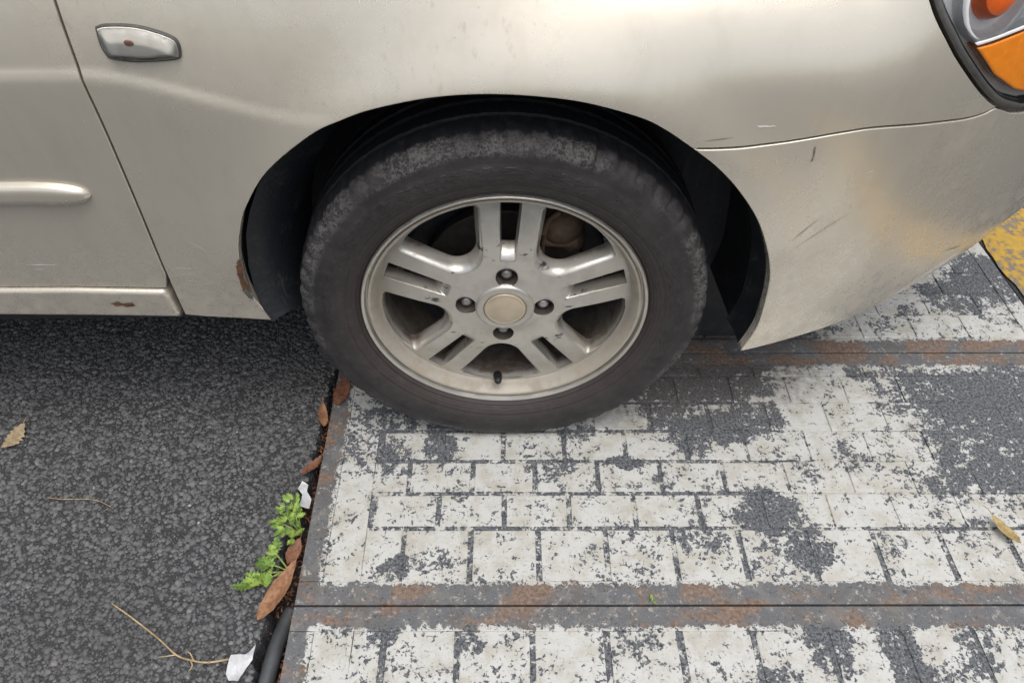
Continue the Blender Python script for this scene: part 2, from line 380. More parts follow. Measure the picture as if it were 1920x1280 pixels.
def spline(pts, n=6):
    P_ = [np.array(p, float) for p in pts]; P_ = [2 * P_[0] - P_[1]] + P_ + [2 * P_[-1] - P_[-2]]; out = []
    for i in range(1, len(P_) - 2):
        a, b, c, d = P_[i - 1:i + 3]
        for k in range(n):
            t = k / n; out.append(.5 * (2 * b + (c - a) * t + (2 * a - 5 * b + 4 * c - d) * t * t + (3 * b - a - 3 * c + d) * t ** 3))
    out.append(P_[-2]); return [tuple(p) for p in out]
def resample(poly, step, closed=True):
    out = []; n = len(poly)
    for i in range(n if closed else n - 1):
        a = np.array(poly[i], float); b = np.array(poly[(i + 1) % n], float); l = np.hypot(*(b - a))
        if l < 1e-7: continue
        k = max(1, int(math.ceil(l / step)))
        out += [tuple(a + (b - a) * j / k) for j in range(k)]
    if not closed: out.append(tuple(poly[-1]))
    return out
def area(poly): return .5 * sum(a[0] * b[1] - b[0] * a[1] for a, b in zip(poly, poly[1:] + poly[:1]))
def inset(poly, d):
    """poly counter-clockwise; positive d goes inwards"""
    n = len(poly); out = []; E = []
    for i in range(n):
        a, b, c = (np.array(poly[(i + k) % n], float) for k in (-1, 0, 1))
        e1 = (b - a) / max(1e-9, np.hypot(*(b - a))); e2 = (c - b) / max(1e-9, np.hypot(*(c - b)))
        n1 = np.array([e1[1], -e1[0]]); n2 = np.array([e2[1], -e2[0]]); m = n1 + n2; l = np.hypot(*m)
        m = n1 if l < 1e-6 else m / l; k = 1 / max(.5, float(m @ n1))
        E.append(m); out.append(tuple(b - m * k * d))
    return out, E
def triangulate(outline, holes=(), step=.01, jitter=.0, bounds=None):
    """points + triangles of the inside of a polygon with holes"""
    o = np.array(outline); x0, y0 = o.min(0); x1, y1 = o.max(0)
    gx, gy = np.meshgrid(np.arange(x0 + step / 2, x1, step), np.arange(y0 + step / 2, y1, step)); g = np.stack([gx.ravel(), gy.ravel()], -1)
    if len(g):
        keep = inpoly(g, outline) & (polydist(g, outline) > step * .45)
        for h in holes: keep &= ~inpoly(g, h) & (polydist(g, h) > step * .35)
        g = g[keep]
    pts = [Vector(p) for p in outline]; ed = [(i, (i + 1) % len(outline)) for i in range(len(outline))]
    for h in holes:
        n = len(pts); pts += [Vector(p) for p in h]; ed += [(n + i, n + (i + 1) % len(h)) for i in range(len(h))]
    pts += [Vector(p) for p in g]
    V, _, F, *_r = delaunay_2d_cdt(pts, ed, [], 0, 1e-7)
    V = np.array([tuple(v) for v in V]); F = np.array([f for f in F if len(f) == 3])
    c = V[F].mean(1); keep = inpoly(c, outline)
    for h in holes: keep &= ~inpoly(c, h)
    F = F[keep]
    a = V[F]; ar = (a[:, 1, 0] - a[:, 0, 0]) * (a[:, 2, 1] - a[:, 0, 1]) - (a[:, 1, 1] - a[:, 0, 1]) * (a[:, 2, 0] - a[:, 0, 0])
    F[ar < 0] = F[ar < 0][:, ::-1]
    return V, F

# ------------------------------------------------------------------ ground
SKEW = -.016                                           # the slab joints run a degree off square to the car
def tile_y(x, y): return y + SKEW * x
EDGE = [(-.352, -.80), (-.354, -.2), (-.349, .1), (-.356, .25), (-.353, .349), (-.360, .39), (-.352, .438), (-.358, .475), (-.349, .52), (-.352, .56), (-.338, .613), (-.343, .65), (-.331, .694),
        (-.336, .73), (-.329, .76), (-.334, .808), (-.326, .85), (-.329, .89), (-.324, .923), (-.328, 1.0), (-.325, 1.3), (-.328, 2.3)]
edge = spline(EDGE, 5); edge = [(x + random.uniform(-.003, .003), y) for x, y in edge]
g = new_obj('ground', [(-150, -150, -.045), (150, -150, -.045), (150, 150, -.045), (-150, 150, -.045)], [(0, 1, 2, 3)], 'soil'); tag(g, kind='structure')
AZ = -.006
def road_mesh():
    V, F = [], []
    n = len(edge)
    for x, y in edge: V += [(-120, y, AZ), (x - .012, y, AZ), (x - .004, y, AZ - .002), (x, y, AZ - .008), (x + .003, y, -.045)]
    for i in range(n - 1):
        for k in range(4): F.append((i * 5 + k, i * 5 + k + 1, i * 5 + 5 + k + 1, i * 5 + 5 + k))
    for x0, x1, y0, y1 in ((-120, 120, -120, edge[0][1]), (-120, 120, edge[-1][1], 120), (1.093, 120, edge[0][1], edge[-1][1]), (-.34, 1.0925, edge[0][1] + .0005, -.070), (-.315, 1.0925, 1.4745, edge[-1][1] - .0005)):
        b = len(V); V += [(x0, y0, AZ), (x1, y0, AZ), (x1, y1, AZ), (x0, y1, AZ)]; F.append((b, b + 1, b + 2, b + 3))
    return V, F
tag(new_obj('asphalt_road', *road_mesh(), 'asphalt', smooth=False), kind='structure')

def aggregate(n, x0, x1, y0, y1, rmin, rmax, name):
    pts = np.stack([rng.uniform(x0, x1, n), rng.uniform(y0, y1, n)], -1)
    ex = np.interp(pts[:, 1], [e[1] for e in edge], [e[0] for e in edge]); pts = pts[pts[:, 0] < ex - .002]; ex = ex[:len(pts)]
    n = len(pts); r = rmin + (rmax - rmin) * rng.random(n) ** 2.2
    t = (1 + 5 ** .5) / 2
    iv = np.array([(-1, t, 0), (1, t, 0), (-1, -t, 0), (1, -t, 0), (0, -1, t), (0, 1, t), (0, -1, -t), (0, 1, -t), (t, 0, -1), (t, 0, 1), (-t, 0, -1), (-t, 0, 1)]) / math.sqrt(1 + t * t)
    fi = np.array([(0, 11, 5), (0, 5, 1), (0, 1, 7), (0, 7, 10), (0, 10, 11), (1, 5, 9), (5, 11, 4), (11, 10, 2), (10, 7, 6), (7, 1, 8), (3, 9, 4), (3, 4, 2), (3, 2, 6), (3, 6, 8), (3, 8, 9), (4, 9, 5), (2, 4, 11), (6, 2, 10), (8, 6, 7), (9, 8, 1)])
    a = rng.uniform(0, 6.283, n); c, s = np.cos(a), np.sin(a)
    v = iv[None] * (r[:, None] * rng.uniform(.75, 1.25, (n, 12)))[..., None]
    v = v * np.stack([rng.uniform(.75, 1.35, n), rng.uniform(.7, 1.2, n), rng.uniform(.45, .8, n)], -1)[:, None]
    x = v[..., 0] * c[:, None] - v[..., 1] * s[:, None]; y = v[..., 0] * s[:, None] + v[..., 1] * c[:, None]
    v = np.stack([x + pts[:, :1], y + pts[:, 1:], v[..., 2] + (AZ - r * rng.uniform(.18, .48, n) + .0004)[:, None]], -1).reshape(-1, 3)
    f = (fi[None] + (np.arange(n) * 12)[:, None, None]).reshape(-1, 3)
    me = bpy.data.meshes.new(name); me.vertices.add(len(v)); me.vertices.foreach_set('co', v.astype(np.float32).ravel())
    me.loops.add(f.size); me.loops.foreach_set('vertex_index', f.astype(np.int32).ravel())
    me.polygons.add(len(f)); me.polygons.foreach_set('loop_start', np.arange(0, f.size, 3, dtype=np.int32)); me.polygons.foreach_set('loop_total', np.full(len(f), 3, np.int32))
    me.update(); me.validate(); me.materials.append(MT['stone'])
    o = bpy.data.objects.new(name, me); COL.objects.link(o); return o
tag(aggregate(46000, -1.20, -.31, .15, 1.20, .0020, .0064, 'asphalt_aggregate'), 'small grey stones set in the dark asphalt surface', 'gravel', kind='stuff')

# yellow painted line beyond the ends of the slabs
yl = resample([(1.093, 2.3), (1.093, -.8)], .03, False)
yv = []; yf = []
for i, (x, y) in enumerate(yl): yv += [(1.096 + random.uniform(-.004, .006), y, AZ + .004), (1.25 + random.uniform(-.006, .006), y, AZ + .004)]
for i in range(len(yl) - 1): yf.append((2 * i, 2 * i + 2, 2 * i + 3, 2 * i + 1))
tag(new_obj('road_marking', yv, yf, 'yellow', smooth=False), kind='structure')

# ------------------------------------------------------------------ cover slabs
X0, X1 = -.315, 1.085; PITCH = .1063; ROW = .0636; TOP = 0.; BED = -.0024
def brick_mesh(name, w, d, bev=.0016):
    v, f = box(-w / 2, w / 2, -d / 2, d / 2, BED - .006, TOP, bev)
    v = [(x + (random.uniform(-.0009, .0009)), y + random.uniform(-.0007, .0007), z) for x, y, z in v]
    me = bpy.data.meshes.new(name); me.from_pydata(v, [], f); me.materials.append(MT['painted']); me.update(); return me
_bm = {}
def brick_data(w, d, bev=.0016):
    k = (round(w, 3), round(d, 3), random.randrange(3) if w > .07 else 0, bev)
    if k not in _bm: _bm[k] = brick_mesh('brick', w, d, bev)
    return _bm[k]
def slab(y0, y1, rows, phase0, label, band=.036, front_band=True):
    """rows: list of (ya, yb) before skew"""
    xc = (X0 + X1) / 2; root_loc = (xc, (y0 + y1) / 2, 0)
    def loc(v): return [(x - root_loc[0], tile_y(x, y) - root_loc[1], z) for x, y, z in v]
    v, f = box(X0 + .004, X1 - .004, y0 + .004, y1 - .004, -.042, BED)
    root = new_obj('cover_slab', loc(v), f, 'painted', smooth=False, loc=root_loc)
    tag(root, label, 'cover slab', 'painted cover slabs across the trench')
    bars = [(X0, X1, y0, y0 + band), (X0, X1, y1 - band, y1), (X0, X0 + .036, y0 + band + .0006, y1 - band - .0006), (X1 - .036, X1, y0 + band + .0006, y1 - band - .0006)]
    for x0, x1, a, b in bars:
        n = max(2, int((x1 - x0) / .05))
        vv, ff = [], []
        m = max(1, int((b - a) / .05)) if n == 2 else 1
        # a bar with a slightly worn, wavering inner edge
        v, f = box(x0, x1, a, b, -.042, TOP + .0003, .0012)
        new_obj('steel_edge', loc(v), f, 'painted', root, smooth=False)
    ya, yb = rows[0][0], rows[-1][1]
    v, f = box(X0 + .0364, -.222, ya, yb, BED - .006, TOP - .0001, .0006)
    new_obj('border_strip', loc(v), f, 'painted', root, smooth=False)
    for ri, (a, b) in enumerate(rows):
        ph = phase0 if ri % 2 == 0 else phase0 + PITCH / 2
        k0 = math.floor((-.222 - ph) / PITCH)
        for k in range(k0, k0 + 16):
            xa, xb = ph + k * PITCH, ph + (k + 1) * PITCH
            xa = max(xa, -.2205); xb = min(xb, X1 - .0368)
            if xb - xa < .018: continue
            mid = (xa + xb) / 2
            thin = mid > .47 and a > .57
            jx = random.uniform(.0022, .0034) if thin else random.uniform(.0066, .0098)
            jy = .0026 if thin else .0068
            if thin and mid > .73 and .62 < a < .88: jx = jy = .0006
            la, lb = a + jy / 2, b - jy / 2
            if ri == 0: la = a - .0002
            if ri == len(rows) - 1: lb = b + .0002
            xl, xr = xa + jx / 2, xb - jx / 2
            if xa == -.2205: xl = -.2217
            if xb == X1 - .0368: xr = xb + .0005
            mid, a2 = (xl + xr) / 2, (la + lb) / 2
            o = bpy.data.objects.new('brick', brick_data(xr - xl, lb - la, .0002 if jx < .001 else .0016)); COL.objects.link(o); o.parent = root
            o.location = (mid - root_loc[0], tile_y(mid, a2) - root_loc[1], random.uniform(-.0004, .0003)); o.rotation_euler = (0, 0, math.atan(SKEW))
    return root
Ym = .4525                                             # front joint of the middle slab at x = 0
rows_mid = [(.490, .579)] + [(.579 + ROW * i, .579 + ROW * (i + 1)) for i in range(5)] + [(.897, .9195)]
slab(Ym + .0015, .9555, rows_mid, -.162, 'worn white brick-pattern cover slab that the front wheel stands on')
rows_front = [(.412 - .079 - ROW * i, .412 - .079 - ROW * (i - 1)) if i else (.333, .415) for i in range(0, 5)][::-1]
slab(-.050, Ym - .0015, rows_front, -.177 + (PITCH / 2 if len(rows_front) % 2 == 0 else 0), 'white brick-pattern cover slab nearest the viewer, cut by the bottom edge')
rows_rear = [(1.0 + .0636 * i, 1.0 + .0636 * (i + 1)) for i in range(6)] + [(1.3816, 1.42)]
slab(.9585, 1.457, rows_rear, -.13, 'white and dark cover slab behind the bumper next to the yellow paint')

# ------------------------------------------------------------------ car body surface: u along the side, z up
def sstep(t):
    t=min(1,max(0,t)); return t*t*(3-2*t)
# plan curve by numerical integration of heading angle
def heading(u):
    s=0.42*sstep((u-.30)/.30)+.20*sstep((u-.55)/.4)
    return s+1.0*sstep((u-.93)/.30)+0.15*sstep((u-1.2)/.9)
_du=.002
def _build():
    x,y=-3.0,.745;u=-3.0
    T=[(x,y)]
    while u<2.2:
        a=heading(u+_du/2); x+=math.cos(a)*_du; y+=math.sin(a)*_du; u+=_du; T.append((x,y))
    return T
PLAN=_build()
def plan(u):
    k=(u+3.0)/_du; i=int(max(0,min(len(PLAN)-2,math.floor(k)))); t=k-i
    a,b=PLAN[i],PLAN[i+1]
    return a[0]+(b[0]-a[0])*t, a[1]+(b[1]-a[1])*t
def depth(u,z):
    # crease height
    zc=.678-.055*sstep((u+.46)/.26)+.045*sstep((u+.2)/.4)-.04*sstep((u-.45)/.4)
    e=z-zc
    # soft hinge
    w=.012+.03*sstep((u+.40)/.35)
    hinge=(math.sqrt(e*e+w*w)+e)/2
    low=(math.sqrt(e*e+w*w)-e)/2
    bulge=sstep((u+.22)/.42)*(1-sstep((u-.38)/.17))
    a=.15+.27*bulge-.02*sstep((u-.45)/.3)
    b=.55+1.5*bulge
    d=a*hinge+b*hinge*hinge
    d+=(.02*low+.13*low*low)*(1-.85*sstep((u-.12)/.25))
    d+=.0026*sstep((e+.006)/.020)*(1-sstep((u+.34)/.22))
    # extra tuck low on bumper
    f=sstep((u-.30)/.2)
    lo=max(0,.36-z)
    d+=f*(.5*lo*lo)
    lo2=max(0,.26+.085*sstep((u-.4)/.5)-z)
    d+=sstep((u-.37)/.14)*2.4*lo2*lo2
    # flare round the arch (outward)
    r=math.hypot(u-.012,(z-.295))
    d-=.010*math.exp(-((r-.36)/.05)**2)*sstep((z-.30)/.15)
    return d
def SP(u,z,off=0):
    x,y=plan(u); a=heading(u); d=depth(u,z)-off
    return (x-math.sin(a)*d, y+math.cos(a)*d, z)

def SN(u, z):
    h = .0015
    a = Vector(SP(u + h, z)) - Vector(SP(u - h, z)); b = Vector(SP(u, z + h)) - Vector(SP(u, z - h))
    return a.cross(b).normalized()                      # points out of the car (towards -y)

def panel(name, outline, mat, parent, step=.010, rnd=.0022, flange=.012, off=0., holes=(), bulge=None, back=True):
    """sheet-metal panel cut to an outline on the body surface, with rolled edges and a flange"""
    ol = [tuple(map(float, p)) for p in resample(outline, min(step, .008))]
    if area(ol) < 0: ol = ol[::-1]
    _, E0 = inset(ol, 0)
    inner, _ = inset(ol, rnd)
    V2, F2 = triangulate(inner, holes, step)
    offs = np.full(len(V2), off)
    if bulge:
        d = polydist(V2, inner); hh, ww = bulge; t = np.clip(d / ww, 0, 1); offs = off + hh * np.sqrt(np.clip(1 - (1 - t) ** 2, 0, 1))
    V = [SP(u, z, o) for (u, z), o in zip(V2, offs)]; NN = [SN(u, z) for u, z in V2]; F = [tuple(f) for f in F2]
    if bulge:
        NN = None
    n0 = len(V); m = len(ol); steps = [0, .4, .8, 1.2, math.pi / 2, None]
    SNc = [SN(*p) for p in ol]
    E3 = []
    for (u, z), e in zip(ol, E0):
        h = .001; t = Vector(SP(u + e[0] * h, z + e[1] * h)) - Vector(SP(u - e[0] * h, z - e[1] * h)); E3.append(t.normalized())
    ncol = []
    for st in steps:
        if st is None: ins, dep, tt = 0., flange, math.pi / 2
        else: ins, dep, tt = rnd * (1 - math.sin(st)), rnd * (1 - math.cos(st)), st
        q, _ = inset(ol, ins)
        V += [SP(u, z, off - dep) for u, z in q]
        ncol += [(SNc[i] * math.cos(tt) + E3[i] * math.sin(tt)).normalized() for i in range(m)]
    for k in range(len(steps) - 1):
        for i in range(m):
            j = (i + 1) % m; a = n0 + k * m; b = a + m
            F.append((a + i, b + i, b + j, a + j))
    if NN is not None: return new_obj(name, V, F, mat, parent, normals=NN + ncol)
    return new_obj(name, V, F, mat, parent, angle=60)

car = empty('parked_car', (0, 1.5, 0))
tag(car, 'champagne beige car with a dusty alloy front wheel standing on the painted slabs', 'car')
inv = Matrix.Translation((0, -1.5, 0))
def carpart(o):
    o.matrix_parent_inverse = inv; return o

ARCH_L = [(-.3403, .2845), (-.3494, .3094), (-.3578, .3468), (-.3562, .3885), (-.3476, .4359), (-.3349, .473), (-.3185, .5076), (-.2783, .5617), (-.218, .6095), (-.1787, .628), (-.1414, .6406), (-.0814, .652), (-.0226, .6559), (.036, .6537), (.0951, .646), (.1563, .6287), (.1888, .6126), (.2236, .589)]
ARCH_R = [(.2236, .589), (.2568, .5635), (.2898, .5307), (.3235, .4868), (.3477, .44), (.3648, .3945), (.3735, .3553), (.3801, .2938), (.3771, .2558), (.3676, .2202)]
GAP = [(-.450, .93), (-.4496, .7533), (-.4490, .6895), (-.4491, .6107), (-.4548, .5027), (-.4630, .399), (-.4703, .2975)]
SEAM = [(.2257, .5885), (.2617, .5878), (.2873, .5880), (.3249, .5908), (.3496, .5938), (.3989, .6006), (.4451, .6032), (.523, .5965), (.5782, .5895), (.6105, .5885), (.6295, .5925)]
LAMP = [(.466, .790), (.463, .770), (.4645, .750), (.4704, .7372), (.4791, .7225), (.4929, .7053), (.5213, .6755), (.5642, .640), (.5998, .6141), (.6311, .5955), (.6697, .5801), (.6956, .5733), (.78, .566), (.87, .575), (.94, .61), (.96, .66), (.92, .72), (.82, .775), (.70, .808), (.58, .818), (.50, .808)]
BOT = [(.3676, .2202), (.42, .2280), (.468, .2325), (.520, .2345), (.572, .2360), (.635, .2390), (.692, .2440), (.768, .2640), (.815, .2850), (.855, .3070), (.900, .3250), (1.0, .325), (1.15, .31), (1.5, .30), (1.9, .30)]
archL = spline(ARCH_L, 5); archR = spline(ARCH_R, 5); gapc = spline(GAP, 6); seam = spline(SEAM, 6); bot = spline(BOT, 5)
lampc = spline(LAMP + [LAMP[0]], 5)[:-1]
i0 = 0; lamp_left = [p for p in spline(LAMP[:11], 6)]
def up(pts, d): return [(u, z + d) for u, z in pts]
# front fender
gp = [(u + .0013, z) for u, z in gapc]
fender = gp + [(-.44, .2925), (-.40, .2895)] + archL + up(seam, .0012)[1:]
lam_in, lamE = inset(lampc if area(lampc) > 0 else lampc[::-1], -.0035)
# follow the lamp edge upwards from the seam end
ll = [p for p in lamp_left if p[1] > .594][::-1]
fender += [(u - .0032, z - .0016) for u, z in ll] + [(.475, .80), (.50, .812), (.56, .822), (.62, .826), (.62, .85), (.3, .87), (0, .88), (-.25, .89)]
carpart(fo := panel('front_fender', fender, 'paint', car, step=.006, flange=.016, rnd=.0015))
# front door
door = [(u - .0013, z) for u, z in gapc if z > .366][::-1]
door = [(-1.45, .366), (-.90, .3655), (-.60, .3625), (-.4735, .3575)] + door + [(-1.45, .93)]
carpart(dr := panel('front_door', door, 'paint', car, step=.007, flange=.016, rnd=.0015))
# sill
sill = [(-2.4, .365), (-.90, .3640), (-.60, .3605), (-.4775, .3545), (-.4735, .3450), (-.4735, .2975), (-.60, .3030), (-.90, .3120), (-2.4, .330)]
carpart(panel('sill_panel', sill, 'paint', car, step=.010, rnd=.007, flange=.03, off=.007))
# rear door, out of frame, keeps the body going
carpart(panel('rear_door', [(-1.456, .366), (-2.4, .366), (-2.4, .93), (-1.456, .93)], 'paint', car, step=.03))
# front bumper
blamp = [p for p in lampc if p[1] < .602 or p[0] > .62]
under_lamp = [(.6480, .5835), (.6697, .5745), (.6956, .5680), (.78, .5605), (.87, .5695), (.945, .606), (.967, .66), (1.0, .70), (1.15, .72), (1.5, .72), (1.9, .72)]
bumper = archR + bot[1:] + under_lamp[::-1] + up(seam[1:], -.0012)[::-1]
carpart(bu := panel('front_bumper', bumper, 'paint', car, step=.010, flange=.016, rnd=.0017))
# hood: from the top of the fender across the car
hv, hf = [], []
us = np.linspace(-1.0, 1.45, 60); ts = np.linspace(0, 1, 14)
for u in us:
    zt = .872 if u < .3 else .872 - .048 * sstep((u - .3) / .32) - .10 * sstep((u - .62) / .5)
    x, y, z = SP(float(u), float(zt), .0)
    for t in ts:
        yy = y + (2.35 - y) * t; hv.append((x - .0 * t, yy, zt - .004 + .11 * (1 - (2 * min(t, .5) - 1) ** 2)))
for i in range(len(us) - 1):
    for k in range(len(ts) - 1): a = i * 14 + k; hf.append((a, a + 14, a + 15, a + 1))
carpart(new_obj('hood', hv, hf, 'paint', car))
# underbody and inner structure that keep the light out
fl = merge(box(-2.6, -.38, .83, 2.3, .235, .31), box(.42, .80, 1.0, 2.3, .23, .30), box(-.38, .42, 1.06, 2.3, .22, .30))
carpart(new_obj('underbody', *fl, 'under', car, smooth=False))
# wheel-arch liner
lin = [p for p in archL] + archR[1:]
rings = [(.013, .9975), (.016, 1.004), (.05, 1.010), (.075, .995), (.082, 1.012), (.20, 1.015), (.30, 1.0)]
LV, LF = [], []
for dep, sc in rings:
    for u, z in lin:
        x, y, zz = SP(u, z, -dep); LV.append((.012 + (x - .012) * sc, .745 + (y - .745) * .25 + dep * .75 + .004, .33 + (zz - .33) * sc))
n = len(lin)
for k in range(len(rings) - 1):
    for i in range(n - 1): LF.append((k * n + i, (k + 1) * n + i, (k + 1) * n + i + 1, k * n + i + 1))
b = len(LV); LV.append((.012, 1.06, .40)); LF += [((len(rings) - 1) * n + i, b, (len(rings) - 1) * n + i + 1) for i in range(n - 1)]
carpart(new_obj('wheel_arch_liner', LV, LF, 'liner', car, angle=50))
v_, f_ = box(.20, .47, .955, .963, .045, .60)
carpart(new_obj('splash_shield', v_, f_, 'liner', car, smooth=False))
# splash flap closing the lower front of the door side of the arch
fv, ff = [], []
fo_ = [(-.342, .770, .286), (-.352, .772, .315), (-.354, .775, .35), (-.352, .777, .39), (-.343, .780, .44), (-.330, .784, .475), (-.312, .788, .51), (-.272, .792, .565), (-.214, .795, .612)]
for j in range(7):
    t = j / 6
    for x, y, z in fo_: fv.append((x + .062 * t + .012 * math.sin(t * 3.1), y + .13 * t ** 1.5 - .004, z - .012 * t + (.01 * math.sin(t * 6))))
for j in range(6):
    for i in range(8): a = j * 9 + i; ff.append((a, a + 9, a + 10, a + 1))
carpart(new_obj('splash_flap', fv, ff, 'liner', car))

# side marker lamp
MARK = [(-.4165, .7284), (-.4055, .7307), (-.379, .7295), (-.3589, .7243), (-.3419, .7171), (-.3367, .7102), (-.3375, .6986), (-.3425, .6945), (-.3624, .693), (-.3873, .6932), (-.4085, .6964), (-.4140, .7003), (-.4172, .7115)]
mk = spline(MARK + [MARK[0]], 4)[:-1]; mk = mk if area(mk) > 0 else mk[::-1]
mk_in, _ = inset(mk, .0020)
so = panel('side_marker', mk, 'gasket', fo, step=.006, rnd=.0016, flange=.004, off=.0035)
panel('reflector', mk_in, 'reflect', fo, step=.006, rnd=.001, flange=.001, off=.0042)
panel('lens', mk_in, 'mlens', fo, step=.004, rnd=.0008, flange=.002, off=.0046, bulge=(.0055, .010))
x, y, z = SP(-.386, .7135, .0055)
def blob(c, r, n=10):
    V, F = [], []
    for i in range(n + 1):
        a = math.pi * i / n
        for k in range(2 * n): t = math.pi * k / n; V.append((c[0] + r[0] * math.sin(a) * math.cos(t), c[1] + r[1] * math.cos(a), c[2] + r[2] * math.sin(a) * math.sin(t)))
    for i in range(n):
        for k in range(2 * n): F.append((i * 2 * n + k, i * 2 * n + (k + 1) % (2 * n), (i + 1) * 2 * n + (k + 1) % (2 * n), (i + 1) * 2 * n + k))
    return V, F
new_obj('bulb', *blob((x, y, z), (.0050, .0012, .0036)), 'dimbulb', fo)

# door moulding
mv, mf = [], []
mu = list(np.linspace(-1.40, -.57, 26)) + [-.5037 - .0663 * (1 - math.sin(math.pi / 2 * k / 26)) for k in range(1, 27)]
mvv = np.linspace(-1, 1, 17)
for u in mu:
    t = min(1, max(0, (u + .57) / .0663)); hh = .0164 * (1 - t ** 3) ** .5; zc_ = .5292 - .0030 * t
    for v_ in mvv: mv.append(SP(float(u), float(zc_ + v_ * hh), float(-.001 + .0120 * (1 - abs(v_) ** 3.2) ** .5 * (1 - t ** 6) ** .5)))
for i in range(len(mu) - 1):
    for k in range(16): a = i * 17 + k; mf.append((a, a + 17, a + 18, a + 1))
new_obj('side_moulding', mv, mf, 'paint', dr)

# headlamp
lc = lampc if area(lampc) > 0 else lampc[::-1]
l1, _ = inset(lc, .0098); l2, _ = inset(lc, .012); l3, _ = inset(lc, .020)
hl = panel('headlamp', l2, 'chrome', car, step=.02, rnd=.002, flange=-.008, off=-.013); carpart(hl)
# gasket ring
gv, gf = [], []
prof = [(0, -.010), (.0005, .0004), (.003, .0016), (.0075, .0012), (.0095, -.001), (.0099, -.009)]
for ins, o in prof:
    q, _ = inset(lc, ins); gv += [SP(u, z, o) for u, z in q]
m = len(lc)
for k in range(len(prof) - 1):
    for i in range(m): j = (i + 1) % m; gf.append((k * m + i, k * m + j, (k + 1) * m + j, (k + 1) * m + i))
new_obj('gasket', gv, gf, 'gasket', hl, angle=50)
panel('lens', l1, 'lens', hl, step=.015, rnd=.001, flange=.003, off=.001, back=False)
# amber turn-signal block with prism ribs
amb = [(.540, .684), (.5662, .6845), (.6163, .6890), (.70, .690), (.80, .68), (.86, .64), (.84, .605), (.76, .592), (.690, .5975), (.645, .6135), (.5900, .6440)]
panel('turn_signal', amb, 'amber', hl, step=.01, rnd=.003, flange=.03, off=.0022)
panel('turn_signal_rib', [(.655, .6425), (.80, .6405), (.80, .6260), (.662, .6275)], 'amber', hl, step=.01, rnd=.003, flange=.006, off=.0034)
panel('chrome_trim', [(.535, .690), (.5662, .6915), (.6163, .6960), (.70, .697), (.70, .693), (.6163, .6920), (.5662, .6880), (.540, .6865)], 'chrome', hl, step=.01, rnd=.001, flange=.02, off=.0024)
# round reflector with amber bulb
c = Vector(SP(.560, .737, -.010)); nrm = SN(.565, .735)
def ring_mesh(prof, seg=40):
    V, F = lathe(prof, seg); q = Vector((0, -1, 0)).rotation_difference(nrm); return [tuple(c + q @ Vector(v)) for v in V], F
new_obj('reflector_ring', *ring_mesh([(.054, .016), (.054, -.006), (.051, -.009), (.047, -.006), (.040, .008), (.034, .018), (.0, .022)]), 'chrome', hl)
new_obj('bulb', *ring_mesh([(.031, .016), (.031, .0), (.028, -.008), (.020, -.014), (.010, -.017), (.0005, -.018)]), 'bulb', hl)

# paint damage: rust at the arch, chips, scuffs
def decal(name, pts, mat, parent, off=.0005, jit=.0):
    pts = [(u + random.uniform(-jit, jit), z + random.uniform(-jit, jit)) for u, z in resample(pts, .004)] if jit else pts
    if area(pts) < 0: pts = pts[::-1]
    V2, F2 = triangulate(pts, (), .004); V = [SP(u, z, off) for u, z in V2]
    return new_obj(name, V, [tuple(f) for f in F2], mat, parent, smooth=True)
decal('rust_spot', [(-.349, .423), (-.3565, .412), (-.3615, .398), (-.3650, .375), (-.3672, .352), (-.3615, .340), (-.3560, .352), (-.3555, .385), (-.3500, .405)], 'rust', fo, jit=.0016)
decal('rust_hole', [(-.3605, .360), (-.3655, .355), (-.3640, .338), (-.3570, .333), (-.3545, .345)], 'scuff_d', fo, off=.0012, jit=.001)
decal('rust_stain', [(-.560, .3335), (-.548, .3360), (-.528, .3325), (-.525, .3285), (-.540, .3265), (-.555, .3285)], 'rust', dr, off=.0078, jit=.0022)
decal('paint_chip', [(.3700, .5835), (.3722, .5845), (.3737, .573), (.3745, .565), (.3720, .5635), (.3722, .572)], 'scuff_d', bu, jit=.0005)
decal('scuff', [(.2940, .6142), (.3165, .6132), (.3180, .6118), (.2960, .6118)], 'scuff_w', fo, jit=.0006)
for a, b, w, mt, par in (((-.648, .4075), (-.600, .4060), .0012, 'scuff_w', dr), ((-.640, .398), (-.622, .3970), .0007, 'scuff_w', dr), ((-.450, .398), (-.425, .3960), .0006, 'scuff_w', fo), ((-.446, .3865), (-.424, .3840), .0006, 'scuff_w', fo), ((-.440, .372), (-.4295, .3710), .0006, 'scuff_w', fo),
                          ((-.412, .448), (-.392, .430), .0006, 'scuff_w', fo), ((.380, .446), (.412, .478), .0006, 'scuff_d', bu), ((.386, .430), (.452, .480), .0005, 'scuff_d', bu), ((.700, .3345), (.745, .327), .0010, 'scuff_d', bu), ((.690, .3310), (.735, .3235), .0011, 'scuff_w', bu),
                          ((.845, .372), (.90, .378), .0012, 'scuff_w', bu), ((.235, .5985), (.27, .6010), .0006, 'scuff_d', fo), ((.45, .540), (.462, .5425), .0008, 'scuff_w', bu)):
    a, b = np.array(a), np.array(b); d = (b - a) / np.hypot(*(b - a)); nn = np.array([-d[1], d[0]])
    top = [tuple(a + (b - a) * t + nn * w * math.sin(math.pi * t) * random.uniform(.5, 1.2)) for t in np.linspace(0, 1, 9)]
    bo = [tuple(a + (b - a) * t - nn * w * (math.sin(math.pi * t) * random.uniform(.4, 1.) + .12)) for t in np.linspace(1, 0, 9)]
    decal('scratch', top + bo, mt, par, off=.0005)

